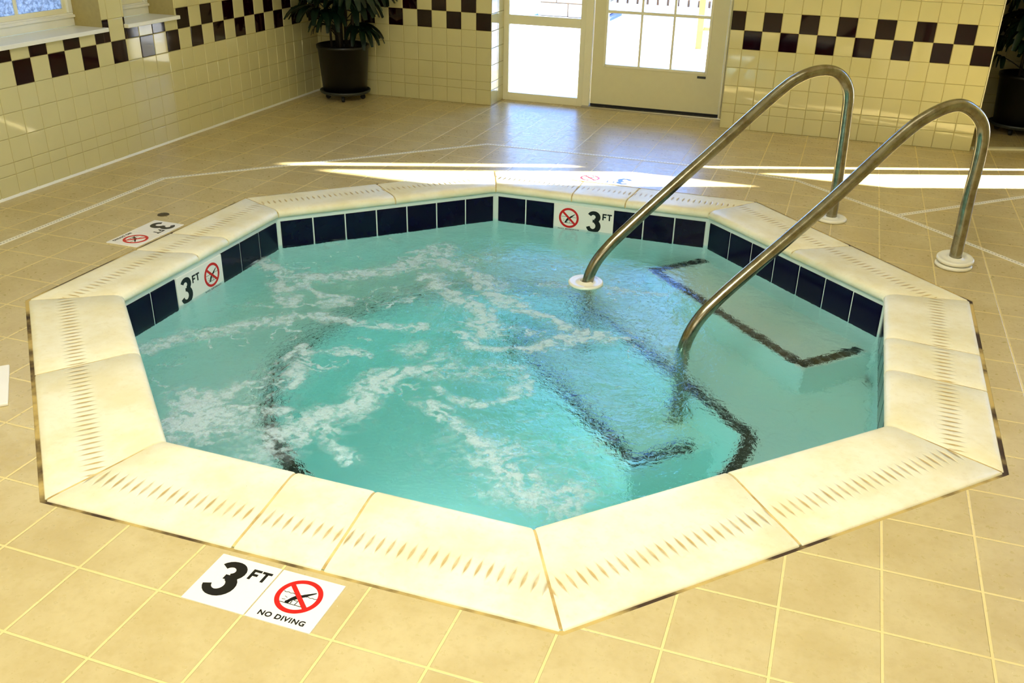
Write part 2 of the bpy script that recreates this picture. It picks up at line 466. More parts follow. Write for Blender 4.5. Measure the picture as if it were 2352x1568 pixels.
# dark caulk line between coping and floor, grout under the joints
mb = MB(); a = grow(OUT, .012); b = grow(OUT, -.004)
for i in range(8):
    j = (i + 1) % 8
    mb.quad([(*a[i], -.0025), (*a[j], -.0025), (*b[j], -.0025), (*b[i], -.0025)])
mb.build('caulk_joint', M['caulk'], tub)
PROF = [(0, -.045), (0, -.002), (.012, .002), (.06, .0035), (.20, .0040), (.42, .0045), (.60, .0060), (.74, .0080), (.84, .0088), (.90, .0080), (.945, .0050), (.975, .0005), (.992, -.0060), (1.0, -.0130), (.996, -.0210), (.980, -.0270), (.955, -.0300), (.90, -.0310), (.86, -.0450)]
SPL = {0: None}
def along(P, Q, s_): return (P[0] + (Q[0] - P[0]) * s_, P[1] + (Q[1] - P[1]) * s_)
def coping_edge(i, cuts):
    """edge i runs from corner i to corner i+1; cuts: list of (outer fraction, inner fraction)"""
    j = (i + 1) % 8
    cc = [(0, 0)] + cuts + [(1, 1)]
    Lo = hypot(OUT[j][0] - OUT[i][0], OUT[j][1] - OUT[i][1])
    for k in range(len(cc) - 1):
        g = .0038 / Lo
        s0, s1 = cc[k][0] + g, cc[k + 1][0] - g; r0, r1 = cc[k][1] + g, cc[k + 1][1] - g
        mb = MB(); FR = [0, .004 / Lo / max(.05, s1 - s0), .25, .5, .75, 1 - .004 / Lo / max(.05, s1 - s0), 1]; N_ = 6
        loops = []
        for m_ in range(N_ + 1):
            f = FR[m_]
            po = along(OUT[i], OUT[j], s0 + (s1 - s0) * f); pi_ = along(INN[i], INN[j], r0 + (r1 - r0) * f)
            b = len(mb.v)
            for (tt, z) in PROF:
                p = along(po, pi_, tt); edge = .0025 if m_ in (0, N_) and 0 < PROF.index((tt, z)) < 17 else 0
                mb.v.append((p[0], p[1], z - edge))
            loops.append((b, po, pi_))
        n_ = len(PROF)
        d = V((OUT[j][0] - OUT[i][0], OUT[j][1] - OUT[i][1], 0)).normalized(); wn_ = V((-d.y, d.x, 0))
        def uvof(idx):
            p = V(mb.v[idx]) - V((*OUT[i], 0)); return (p.dot(d), abs(p.dot(wn_)))
        for m_ in range(N_):
            A, B = loops[m_][0], loops[m_ + 1][0]
            for q in range(n_):
                q2 = (q + 1) % n_
                f = (A + q, B + q, B + q2, A + q2)
                mb.f.append(f); mb.mi.append(0); mb.uv.append([uvof(x) for x in f])
        for bb in (loops[0][0], loops[-1][0]):
            mb.f.append(tuple(range(bb, bb + n_))); mb.mi.append(0); mb.uv.append([(0, 0)] * n_)
        o_ = mb.build('coping_stone', M['coping'], tub, smooth=True, recalc=True)
        md = o_.modifiers.new('split', 'EDGE_SPLIT'); md.split_angle = math.radians(50)
def fr3(i, pts):      # joints given as points; fraction on the outer and inner edge
    j = (i + 1) % 8; out = []
    for po, pi_ in pts:
        def pr(A, B, P):
            dx, dy = B[0] - A[0], B[1] - A[1]; return ((P[0] - A[0]) * dx + (P[1] - A[1]) * dy) / (dx * dx + dy * dy)
        out.append((pr(OUT[i], OUT[j], po), pr(INN[i], INN[j], pi_)))
    return out
coping_edge(7, fr3(7, [((-.113, -1.584), (-.137, -1.262)), ((.113, -1.587), (.086, -1.267))]))
coping_edge(0, fr3(0, [((1.081, -1.10), (.88, -.858))]))
coping_edge(1, fr3(1, [((1.566, -.14), (1.287, -.105)), ((1.56, .121), (1.272, .145))]))
coping_edge(2, fr3(2, [((1.118, 1.033), (.93, .905))]))
coping_edge(3, fr3(3, [((.133, 1.554), (.119, 1.336)), ((-.161, 1.443), (-.145, 1.307))]))
coping_edge(4, fr3(4, [((-1.082, 1.071), (-.954, .953))]))
coping_edge(5, fr3(5, [((-1.542, .099), (-1.322, .130)), ((-1.567, -.12), (-1.319, -.072))]))
coping_edge(6, fr3(6, [((-1.13, -1.095), (-.936, -.856))]))
# mortar bed showing in the joints
mb = MB(); a = grow(OUT, -.006); b = grow(INN, .007)
for i in range(8):
    j = (i + 1) % 8; c = [along(a[i], b[i], .55), along(a[j], b[j], .55)]; c2 = [along(a[i], b[i], .8), along(a[j], b[j], .8)]
    mb.quad([(*a[i], -.001), (*a[j], -.001), (*c[1], .0022), (*c[0], .0022)])
    mb.quad([(*c[0], .0022), (*c[1], .0022), (*c2[1], .0035), (*c2[0], .0035)])
    mb.quad([(*c2[0], .0035), (*c2[1], .0035), (*b[j], -.004), (*b[i], -.004)])
    mb.quad([(*b[i], -.004), (*b[j], -.004), (*b[j], -.027), (*b[i], -.027)])
mb.build('mortar_joint', M['cgrout'], tub)

# basin shell
BAS = grow(INN, .016); BAO = grow(INN, .12)
mb = MB(); ZF = -1.08
for i in range(8):
    j = (i + 1) % 8
    mb.quad([(*BAS[i], -.028), (*BAS[i], ZF), (*BAS[j], ZF), (*BAS[j], -.028)])
    mb.quad([(*BAO[i], -.0455), (*BAO[j], -.0455), (*BAO[j], ZF - .08), (*BAO[i], ZF - .08)])
    mb.quad([(*BAS[i], -.028), (*BAS[j], -.028), (*BAO[j], -.0455), (*BAO[i], -.0455)])
mb.quad([(*p, ZF) for p in BAS]); mb.quad([(*p, ZF - .08) for p in reversed(BAO)])
mb.build('basin', M['plaster'], tub, recalc=False)

def AB(a, b): s_ = 1 / sqrt(2); return (a * s_ + b * s_, -a * s_ + b * s_)     # step frame: a along the entry side, b outwards
# bench ring around a round well, flattened at the steps
ZBn = ZW - .43; R_ = .868; CH = .597
def well(r, ch, n=96):
    pts = []
    for k in range(n):
        an = 2 * pi * k / n; x, y = r * cos(an), r * sin(an)
        bb = (x + y) / sqrt(2); aa = (x - y) / sqrt(2)
        if bb > ch:
            tt = ch / bb; # project to the chord keeping a
            bb = ch
        pts.append(AB(aa, bb))
    return pts
wl = well(R_, CH)
def octray(x, y):
    best = 1e9
    for i in range(8):
        j = (i + 1) % 8; (x1, y1), (x2, y2) = BAS[i], BAS[j]
        den = x * (y2 - y1) - y * (x2 - x1)
        if abs(den) < 1e-9: continue
        t_ = (x1 * (y2 - y1) - y1 * (x2 - x1)) / den
        u2 = (x1 * y - y1 * x) / den if False else None
        px, py = x * t_, y * t_
        if t_ > 0 and min(x1, x2) - 1e-6 <= px <= max(x1, x2) + 1e-6 and min(y1, y2) - 1e-6 <= py <= max(y1, y2) + 1e-6 and t_ < best: best = t_
    return best
mb = MB(); nW = len(wl)
for k in range(nW):
    k2 = (k + 1) % nW; p, q = wl[k], wl[k2]
    tp, tq = octray(*p), octray(*q)
    P2, Q2 = (p[0] * tp, p[1] * tp), (q[0] * tq, q[1] * tq)
    mb.quad([(*p, ZBn), (*P2, ZBn), (*Q2, ZBn), (*q, ZBn)])
    mb.quad([(*q, ZBn), (*q, ZF), (*p, ZF), (*p, ZBn)])
bench = mb.build('bench', M['plaster'], tub)
def strip_tiles(parent, path, z, w=.048, tl=.0515, name='edge_tiles'):
    """row of small black tiles along a path of xy points"""
    mb = MB(); pts = [V((p[0], p[1], 0)) for p in path]
    seg = [(pts[i + 1] - pts[i]).length for i in range(len(pts) - 1)]; total = sum(seg); n = max(1, round(total / tl)); tl = total / n
    def at(s_):
        i = 0
        while i < len(seg) - 1 and s_ > seg[i]: s_ -= seg[i]; i += 1
        d = (pts[i + 1] - pts[i]).normalized(); return pts[i] + d * s_, d
    for k in range(n):
        c, d = at((k + .5) * tl); nn = V((-d.y, d.x, 0)); hl = tl / 2 - .0016
        j = random.uniform(-.0015, .0015)
        q = [c + d * sx * hl + nn * (sy * w / 2 + j) for sx, sy in ((-1, -1), (1, -1), (1, 1), (-1, 1))]
        mb.prism([(p.x, p.y) for p in q], z, z + .002)
    return mb.build(name, M['strip'], parent)
sp = well(.900, .628, 192)
strip_tiles(bench, sp + [sp[0]], ZBn)
# top step
Z1 = ZW - .20
mb = MB(); mb.prism([AB(-.565, .955), AB(.503, .955), AB(.503, 1.30), AB(-.565, 1.30)][::-1], ZF, Z1)
s1 = bevel(mb.build('step', M['plaster'], tub, recalc=True), .008)
strip_tiles(s1, [AB(-.540, 1.280), AB(-.540, .984), AB(.468, .984), AB(.468, 1.280)], Z1)
Z3 = ZW - .65
mb = MB(); mb.prism([AB(-.565, .228), AB(.495, .228), AB(.495, .62), AB(-.565, .62)][::-1], ZF, Z3)
s3 = bevel(mb.build('step', M['plaster'], tub, recalc=True), .008)
strip_tiles(s3, [AB(-.540, .50), AB(-.540, .262), AB(.460, .270), AB(.460, .52)], Z3)
# navy waterline tiles
SIGN_SLOTS = {5: (3, 4), 3: (3, 4)}        # edge 5 = left side, edge 3 = back side
slot_frames = {}
for i in range(8):
    j = (i + 1) % 8
    A, B = V((*BAS[i], 0)), V((*BAS[j], 0)); L = (B - A).length; d = (B - A).normalized(); nn = V((-d.y, d.x, 0))
    if nn.dot(-A) < 0: nn = -nn
    n = 7; pit = (L - .022) / n; mb = MB()
    for k in range(n):
        # edges run anticlockwise seen from above: from inside the tub this is right to left
        a0 = .011 + k * pit + .0028; a1 = .011 + (k + 1) * pit - .0028
        if i in SIGN_SLOTS and k in SIGN_SLOTS[i]:
            slot_frames[(i, k)] = (A + d * a0, A + d * a1, nn)
            if mb.v: mb.build('waterline_tiles', M['navy'], tub, recalc=True); mb = MB()
            continue
        p0, p1 = A + d * a0, A + d * a1
        z0, z1 = -.199, -.049
        for ins, off in ((0, .001), ):
            q = [p0 + V((0, 0, z0)), p1 + V((0, 0, z0)), p1 + V((0, 0, z1)), p0 + V((0, 0, z1))]
            lo = [x for x in q]; cen = (q[0] + q[2]) / 2
            hi = [x + (cen - x).normalized() * .004 + nn * .0045 for x in q]
            b = len(mb.v); mb.v += [tuple(x) for x in lo + hi]
            for kk in range(4):
                k2 = (kk + 1) % 4
                mb.f.append((b + kk, b + k2, b + 4 + k2, b + 4 + kk)); mb.mi.append(0); mb.uv.append([(0, 0)] * 4)
            mb.f.append((b + 4, b + 5, b + 6, b + 7)); mb.mi.append(0); mb.uv.append([(0, 0)] * 4)
    mb.build('waterline_tiles', M['navy'], tub, recalc=True)

# ------------------------------------------------------------------ water
STREAKS = [([(-.704, -.897)], .105, 1.0),
 ([(-.423, -.911), (-.378, -.784), (-.317, -.672), (-.312, -.531), (-.286, -.422), (-.189, -.349)], .045, .8),
 ([(-.423, -.900), (-.370, -.80)], .08, .7),
 ([(-.751, -.887), (-.683, -.801), (-.608, -.816), (-.487, -.783)], .024, .7),
 ([(-.678, -.784), (-.706, -.67), (-.687, -.597)], .020, .6),
 ([(-1.3, .316), (-1.144, .241), (-1.003, .219), (-.824, .346), (-.72, .47), (-.659, .61), (-.632, .741)], .038, .85),
 ([(-1.144, .241), (-.996, .021), (-.906, -.06)], .035, .7),
 ([(-.995, .17), (-.859, .077), (-.724, .084), (-.799, .007)], .022, .7),
 ([(-.577, .615), (-.377, .529), (-.272, .466), (-.111, .285), (.025, .205), (.169, .135), (.301, .147)], .032, .85),
 ([(.306, .128), (.181, .038), (.07, -.083), (-.053, -.113), (-.182, -.047)], .028, .8),
 ([(-.529, .413), (-.407, .36), (-.272, .267), (-.193, .161), (-.092, -.011)], .040, .85),
 ([(-.798, -.127), (-.716, -.072), (-.595, -.088), (-.464, -.057), (-.356, -.055)], .024, .75),
 ([(-1.162, -.555), (-1.064, -.36), (-.869, -.198), (-.716, -.072)], .034, .65),
 ([(-.721, -.49), (-.681, -.325), (-.596, -.348), (-.408, -.311)], .018, .7),
 ([(-.588, -.608), (-.659, -.392), (-.681, -.325)], .022, .7),
 ([(-.102, -.543), (-.017, -.599), (.084, -.7), (.256, -.787), (.33, -.807)], .026, .7),
 ([(-.111, -.452), (.076, -.533), (.142, -.384), (.167, -.276)], .018, .6),
 ([(.256, -.787), (.346, -.893), (.443, -.879)], .08, .62),
 ([(-.248, -.856), (-.167, -.951)], .025, .6),
 ([(-.599, .664)], .10, .8), ([(-.85, .30), (-.62, .60), (-.40, .72)], .10, .30), ([(-.55, .30), (-.30, .20), (-.2, -.05)], .12, .26), ([(-.70, -.55), (-.55, -.85)], .12, .28), ([(.1, -.75), (.45, -.70)], .12, .26), ([(-.164, .085)], .07, .7), ([(-.995, .17)], .06, .7),
 ([(-.05, .55), (.25, .62), (.45, .62)], .03, .45), ([(.301, .147), (.42, .19)], .018, .6), ([(-.3, -.2), (-.1, -.3), (.1, -.25)], .05, .45)]
def segd(px, py, a, b):
    dx, dy = b[0] - a[0], b[1] - a[1]; l2 = dx * dx + dy * dy
    s_ = 0 if l2 == 0 else max(0, min(1, ((px - a[0]) * dx + (py - a[1]) * dy) / l2))
    return hypot(px - a[0] - dx * s_, py - a[1] - dy * s_)
bm = bmesh.new()
bmesh.ops.create_grid(bm, x_segments=216, y_segments=216, size=1.35)
WO = grow(INN, .022)
for i in range(8):
    j = (i + 1) % 8; A, B = V((*WO[i], 0)), V((*WO[j], 0)); d = (B - A).normalized(); nn = V((d.y, -d.x, 0))
    if nn.dot(A) < 0: nn = -nn
    bmesh.ops.bisect_plane(bm, geom=bm.verts[:] + bm.edges[:] + bm.faces[:], plane_co=A, plane_no=nn, clear_outer=True, dist=1e-5)
lf = bm.verts.layers.float.new('foam'); ls = bm.verts.layers.float.new('stir')
bm.verts.ensure_lookup_table(); top = list(bm.verts)
JET = [(-.70, .48, .45, 1.3), (-.25, .20, .45, 1.0), (-.7, -.85, .25, .7), (-.1, -.30, .35, .7), (.3, -.9, .35, .45), (-.75, -.35, .40, 1.2), (.1, .45, .35, .6), (.45, .0, .5, .3)]
STREAKS = [(([(p.x, p.y) for p in smooth_path([(a, b, 0) for a, b in pts], 4)] if len(pts) > 1 else pts), w_, s_) for pts, w_, s_ in STREAKS]
for v in top:
    x, y = v.co.x, v.co.y
    # swirl the lookup a little so streaks are not straight
    wx = x + .055 * noise.noise(V((x * 5, y * 5, 1.3))) + .024 * noise.noise(V((x * 15, y * 15, 4.1)))
    wy = y + .055 * noise.noise(V((x * 5, y * 5, 7.7))) + .024 * noise.noise(V((x * 15, y * 15, 9.1)))
    f = 0
    for pts, w_, s_ in STREAKS:
        dd = segd(wx, wy, pts[0], pts[0]) if len(pts) == 1 else min(segd(wx, wy, pts[k], pts[k + 1]) for k in range(len(pts) - 1))
        w_ *= .75 + 1.3 * (.5 + .9 * noise.noise(V((x * 7, y * 7, 11.0)))); w_ = max(w_, .008); f = max(f, s_ * math.exp(-(dd / w_) ** 2 * .8)) if dd < w_ * 2.8 else f
    st = sum(m_ * math.exp(-((x - a) ** 2 + (y - b) ** 2) / (r * r)) for a, b, r, m_ in JET)
    st = min(1, st)
    v[lf] = min(1, f); v[ls] = st
    z = .0022 * noise.noise(V((x * 6, y * 6, .5))) + (.0006 + .0032 * st) * noise.noise(V((x * 11 + 3, y * 11, 2.0))) + (.0002 + .0012 * st) * noise.noise(V((x * 24, y * 24, 5.0)))
    v.co.z = ZW + z + .003 * f * f
bed = [e for e in bm.edges if e.is_boundary]
r = bmesh.ops.extrude_edge_only(bm, edges=bed)
nv = [g for g in r['geom'] if isinstance(g, bmesh.types.BMVert)]
for v in nv: v.co.z = ZF - .006
bmesh.ops.holes_fill(bm, edges=[e for e in bm.edges if e.is_boundary], sides=0)
bmesh.ops.recalc_face_normals(bm, faces=bm.faces)
me = bpy.data.meshes.new('water'); bm.to_mesh(me); bm.free()
me.polygons.foreach_set('use_smooth', [True] * len(me.polygons)); me.materials.append(M['water'])
wat = bpy.data.objects.new('water', me); COL.objects.link(wat)
md = wat.modifiers.new('split', 'EDGE_SPLIT'); md.split_angle = math.radians(50)
tag(wat, 'bubbling turquoise water with white foam streaks filling the octagonal tub', 'water', kind='stuff')

# ------------------------------------------------------------------ handrails
def rail(B, W_, prof, r, label, wflange, dflange):
    B = V((*B, 0)); W_ = V((*W_, 0)); d = (W_ - B); Lh = d.length; d.normalize()
    root = tag(empty('handrail', B), label, 'handrail', 'handrails over the tub steps')
    pts = [d * s_ + V((0, 0, z)) for s_, z in prof]
    mb = MB(); mb.tube(smooth_path(pts, 8), r, 24); mb.build('rail_tube', M['steel'], root, smooth=True)
    for (s_, z, rad, tilt, dbl) in dflange + wflange:
        o_ = d * s_ + V((0, 0, z))
        mt = Matrix.Translation(o_) @ Matrix.Rotation(tilt, 4, 'X')
        mb = MB(); mb.lathe([(r + .0005, 0), (rad - .004, 0), (rad, .003), (rad, .011), (rad - .004, .015), (rad - .014, .013), (r + .006, .011), (r + .003, .018), (r + .0005, .018), (r + .0005, 0)], 48, mat=mt)
        mb.build('flange', M['flange'], root, smooth=True)
rail((1.051, 1.389), (.112, .622), [(0, -.03), (0, .15), (.006, .32), (.014, .47), (.027, .58), (.084, .650), (.174, .673), (.284, .650), (.40, .577), (.69, .345), (.93, .150), (1.035, .062), (1.110, -.004), (1.172, -.078), (1.205, -.165), (1.212, -.3), (1.212, Z3)], .0235,
     'steel handrail farther from the camera, its white collar floating at the water surface', [(1.212, ZW - .004, .074, .03, 0)], [(0, .001, .068, 0, 0)])
rail((1.540, .966), (.604, .168), [(0, -.03), (0, .15), (.004, .30), (.0, .45), (.015, .555), (.077, .620), (.171, .652), (.295, .620), (.42, .540), (.69, .318), (.98, .100), (1.095, .010), (1.160, -.050), (1.200, -.110), (1.222, -.180), (1.226, -.3), (1.226, Z3)], .0235,
     'steel handrail nearer the camera, rising from a doubled white collar on the floor', [(1.226, Z3 + .003, .068, 0, 0)], [(0, .001, .070, 0, 0), (-.002, .026, .070, .10, 0)])

# ------------------------------------------------------------------ signs
def frame(o_, X, Y):
    X = V(X).normalized(); Y = V(Y).normalized(); Z = X.cross(Y)
    return Matrix(((X.x, Y.x, Z.x, o_[0]), (X.y, Y.y, Z.y, o_[1]), (X.z, Y.z, Z.z, o_[2]), (0, 0, 0, 1)))
def stroke(mb, pts, w, z0=.0, z1=.0006):
    """flat ribbon with per point width"""
    P = [V((*p, 0)) for p in pts]; ww = w if hasattr(w, '__len__') else [w] * len(P); Lf, Rt = [], []
    for i, p in enumerate(P):
        d = (P[min(i + 1, len(P) - 1)] - P[max(i - 1, 0)]).normalized(); nn = V((-d.y, d.x, 0))
        Lf.append(p + nn * ww[i] / 2); Rt.append(p - nn * ww[i] / 2)
    for i in range(len(P) - 1):
        mb.prism([(Rt[i].x, Rt[i].y), (Rt[i + 1].x, Rt[i + 1].y), (Lf[i + 1].x, Lf[i + 1].y), (Lf[i].x, Lf[i].y)], z0, z1)
S = .150
def tile_base(name, mt, label, group, cat='sign'):
    mb = MB(); b = .0015
    mb.prism([(0, 0), (S, 0), (S, S), (0, S)], -.004, .0008)
    o_ = bevel(mb.build(name, M['marker'], recalc=True), .0012, 2); o_.matrix_world = mt
    return tag(o_, label, cat, group)
G0, G1 = .0008, .0013
def text_part(name, body, size, x, y, parent, mat, off=.0):
    cu = bpy.data.curves.new(name, 'FONT'); cu.body = body; cu.size = size; cu.align_x = 'CENTER'; cu.offset = off; cu.extrude = .0002; cu.space_character = 1.12
    to = bpy.data.objects.new('tmp', cu); COL.objects.link(to)
    dg = bpy.context.evaluated_depsgraph_get(); me = bpy.data.meshes.new_from_object(to.evaluated_get(dg))
    bpy.data.objects.remove(to)
    me.transform(Matrix.Translation((x, y, G1 - .0002))); me.materials.clear(); me.materials.append(mat)
    o_ = bpy.data.objects.new(name, me); COL.objects.link(o_); o_.parent = parent; return o_
def three_ft(mt, label, group):
    root = tile_base('depth_marker_tile', mt, label, group)
    mb = MB(); pts, ws = [], []
    # upper bowl then lower bowl of a heavy 3
    for k in range(15):
        an = math.radians(158 - k * (158 + 70) / 14)
        pts.append((.053 + .0205 * cos(an), .1035 + .0175 * sin(an))); ws.append(.0185 + .0060 * max(0, cos(an)))
    up = pts[:]; wu = ws[:]
    lp, lw = [], []
    for k in range(17):
        an = math.radians(72 - k * (72 + 168) / 16)
        lp.append((.052 + .0235 * cos(an), .0640 + .0225 * sin(an))); lw.append(.0190 + .0070 * max(0, cos(an)))
    up = [(.050 + (a - .052) * 1.08, .083 + (b - .083) * 1.14) for a, b in up]; lp = [(.050 + (a - .052) * 1.08, .083 + (b - .083) * 1.14) for a, b in lp]
    stroke(mb, up, wu, G0, G1); stroke(mb, lp, lw, G0, G1 + .00012)
    mb.box(.047, .064, .0785, .0925, G0, G1 + .00006)
    mb.build('numeral', M['black'], root, recalc=True)
    mb = MB()                                            # F
    x0, y0, h_ = .0945, .096, .032; th = .0068
    mb.box(x0, x0 + th, y0, y0 + h_, G0, G1); mb.box(x0 + th, x0 + .021, y0 + h_ - th, y0 + h_, G0, G1); mb.box(x0 + th, x0 + .018, y0 + h_ * .48 - th / 2, y0 + h_ * .48 + th / 2, G0, G1)
    x1 = x0 + .0235                                      # T
    mb.box(x1, x1 + .023, y0 + h_ - th, y0 + h_, G0, G1); mb.box(x1 + .0115 - th / 2, x1 + .0115 + th / 2, y0, y0 + h_ - th, G0, G1)
    mb.build('unit_letters', M['black'], root)
    return root
def no_diving(mt, label, group):
    root = tile_base('no_diving_tile', mt, label, group)
    cx, cy, R0 = .075, .086, .0455
    mb = MB(); stroke(mb, [(cx + .050 * 1 * cos(a) * .9, cy + .050 * sin(a) * .9) for a in [2 * pi * k / 64 for k in range(65)]], .0105, G0, G1 + .0002)
    stroke(mb, [(cx - .0330, cy + .0310), (cx + .0330, cy - .0310)], .0100, G0, G1 + .0003)
    mb.build('prohibition_ring', M['red'], root, recalc=True)
    mb = MB()
    # diver: legs, body, head, arms
    mb.prism([(cx + .030, cy + .0225), (cx + .0305, cy + .0200), (cx + .012, cy + .002), (cx + .004, cy - .004), (cx + .000, cy + .002), (cx + .008, cy + .009)][::-1], G0, G1)
    mb.prism([(cx + .004, cy + .006), (cx + .006, cy - .003), (cx - .006, cy - .014), (cx - .012, cy - .022), (cx - .018, cy - .019), (cx - .013, cy - .008), (cx - .005, cy + .003)][::-1], G0, G1)
    mb.prism([(cx - .0150 + .0052 * cos(a), cy - .0215 + .0045 * sin(a)) for a in [2 * pi * k / 14 for k in range(14)]], G0, G1)
    stroke(mb, [(cx - .004, cy - .013), (cx + .006, cy - .0135), (cx + .0045, cy - .0245)], .0018, G0, G1)
    stroke(mb, [(cx - .006, cy - .016), (cx - .0065, cy - .0240)], .0018, G0, G1)
    mb.build('diver', M['black'], root, recalc=True)
    mb = MB()
    for xa, xb in ((-.038, -.006), (.008, .039)):
        pts = [(cx + xa + (xb - xa) * k / 24, cy + .006 - .002 * abs(sin(k / 24 * pi * 3))) for k in range(25)]
        stroke(mb, pts, .0013, G0, G1)
    stroke(mb, [(cx - .032, cy - .0255), (cx + .030, cy - .0255)], .0015, G0, G1)
    stroke(mb, [(cx - .028, cy - .0075), (cx - .021, cy - .0105)], .0010, G0, G1); stroke(mb, [(cx - .030, cy - .017), (cx - .022, cy - .0165)], .0010, G0, G1)
    mb.build('water_lines', M['black'], root, recalc=True)
    text_part('lettering', 'NO DIVING', .0188, .075, .0125, root, M['black'], .0006)
    return root
zt = .0022
three_ft(frame((-.1165, -1.7475, zt), (1, 0, 0), (0, 1, 0)), 'black 3 FT tile set in the floor in front of the tub, nearest the camera', 'depth marker tiles')
no_diving(frame((.0365, -1.7475, zt), (1, 0, 0), (0, 1, 0)), 'red no diving tile set in the floor in front of the tub, nearest the camera', 'no diving tiles')
three_ft(frame((-1.7260, .210, zt), (0, -1, 0), (1, 0, 0)), '3 FT tile set sideways in the floor left of the tub beside the round plug', 'depth marker tiles')
no_diving(frame((-1.7260, .0560, zt), (0, -1, 0), (1, 0, 0)), 'no diving tile set sideways in the floor left of the tub', 'no diving tiles')
three_ft(frame((.085, 1.690, zt), (-1, 0, 0), (0, -1, 0)), 'sunlit 3 FT tile set upside down in the floor behind the tub', 'depth marker tiles')
no_diving(frame((-.068, 1.690, zt), (-1, 0, 0), (0, -1, 0)), 'sunlit no diving tile set upside down in the floor behind the tub', 'no diving tiles')
for (i, k), (p0, p1, nn) in slot_frames.items():
    # seen from inside, slot k with the larger index lies further left
    X = (p0 - p1).normalized(); o_ = p1 - X * .0015 + nn * .0045
    mt = frame((o_.x, o_.y, -.199), X, (0, 0, 1))
    if i == 5:
        if k == 4: pass
        (three_ft if k == 4 else no_diving)(mt, ('3 FT tile' if k == 4 else 'no diving tile') + ' in the waterline row on the left side of the tub', 'depth marker tiles' if k == 4 else 'no diving tiles')
    else:
        (no_diving if k == 4 else three_ft)(mt, ('no diving tile' if k == 4 else '3 FT tile') + ' in the waterline row on the far side of the tub', 'depth marker tiles' if k != 4 else 'no diving tiles')

# ------------------------------------------------------------------ floor fittings
def ribbon(mb, pts, w, z, thick=.0015):
    P = [V((*p, 0)) for p in pts]; n = len(P); Lf, Rt = [], []
    for i in range(n):
        d0 = (P[i] - P[i - 1]).normalized() if i else (P[1] - P[0]).normalized()
        d1 = (P[i + 1] - P[i]).normalized() if i < n - 1 else d0
        b = (d0 + d1).normalized(); nn = V((-b.y, b.x, 0)) / max(.3, b.dot(d0)); Lf.append(P[i] + nn * w / 2); Rt.append(P[i] - nn * w / 2)
    s_ = 0
    for i in range(n - 1):
        l = (P[i + 1] - P[i]).length
        a = [Rt[i], Rt[i + 1], Lf[i + 1], Lf[i]]
        mb.quad([(p.x, p.y, z) for p in a], 0, [(s_, -w / 2), (s_ + l, -w / 2), (s_ + l, w / 2), (s_, w / 2)])
        for p, q in ((Rt[i], Rt[i + 1]), (Lf[i + 1], Lf[i])):
            mb.quad([(p.x, p.y, z), (p.x, p.y, z - thick - .002), (q.x, q.y, z - thick - .002), (q.x, q.y, z)], 0, [(0, .02)] * 4)
        s_ += l
mb = MB(); ribbon(mb, [(-2.10, -4.8), (-2.10, -.27), (-2.105, .753), (-.875, 2.050), (-.10, 2.070), (.42, 2.073), (.858, 1.995), (1.338, 1.579), (1.815, 1.086), (2.35, .55)], .026, .0016)
tag(mb.build('floor_drain', M['drain']), 'long white slotted strip drain set in the floor around the tub', 'drain')
mb = MB(); ribbon(mb, [(1.350, 1.590), (1.945, 2.154), (2.7, 2.87)], .027, .0018)
tag(mb.build('floor_drain', M['drain']), 'short white slotted drain branching toward the right edge behind the handrails', 'drain')
mb = MB(); mb.lathe([(.0001, .0030), (.020, .0030), (.0245, .0022), (.026, .0003)], 28); mb.lathe([(.0001, .0036), (.005, .0036), (.006, .003)], 12)
tag(mb.build('floor_plug', simple('tarnished_brass', lin(78, 66, 40), .5, 0), smooth=True, loc=(-1.744, .29, 0)), 'small dark round metal plug in the floor left of the tub', 'plug')
# skimmer lid at the left edge of the picture
sq = MB(); sq.prism([(0, 0), (.255, 0), (.255, .255), (0, .255)], 0, .010)
sk = bevel(sq.build('skimmer_lid', M['marker'], recalc=True), .003); sk.matrix_world = frame((-1.058, -1.262, .0004), (-.697, .717, 0), (-.717, -.697, 0))
tag(sk, 'square white plastic skimmer lid on the floor at the left edge', 'lid')

# ------------------------------------------------------------------ windows in the left wall
def window(name, w, muntins):
    r = empty(name, (XL - .165, (w[0] + w[1]) / 2, .665)); struct(r); cy = r.location.y
    hw = (w[1] - w[0]) / 2; zt_ = WZ[1] - .665
    mb = MB(); D = .045
    mb.box(-D, 0, -hw, hw, .0, .062); mb.box(-D, 0, -hw, hw, zt_ - .05, zt_); mb.box(-D, 0, -hw, -hw + .03, .062, zt_ - .05); mb.box(-D, 0, hw - .03, hw, .062, zt_ - .05)
    mb.box(-D, .010, -hw, hw, .040, .054)
    bevel(mb.build('window_frame', M['sill'], r), .003)
    mb = MB(); mb.box(-.030, -.012, -hw + .03, hw - .03, .062, .085); mb.box(-.030, -.012, hw - .052, hw - .03, .085, zt_ - .05); mb.box(-.030, -.012, -hw + .03, -hw + .052, .085, zt_ - .05)
    mb.build('sash', M['white_paint'], r)
    for y in muntins:
        mb = MB(); mb.box(-.026, -.014, y - cy - .009, y - cy + .009, .085, zt_ - .05); mb.build('muntin', M['white_paint'], r)
    mb = MB(); mb.box(-.023, -.019, -hw + .052, hw - .052, .085, zt_ - .05); mb.build('pane', M['frost'], r)
    mb = MB(); mb.prism([(-.002, -hw), (.166, -hw), (.166, -hw - .012), (.195, -hw - .012), (.195, hw + .012), (.166, hw + .012), (.166, hw), (-.002, hw)], -.020, .0)
    bevel(mb.build('sill', M['sill'], r, recalc=True), .003)
    return r
window('window_1', W1, [-.03, .30, .635]); window('window_2', W2, [1.34])

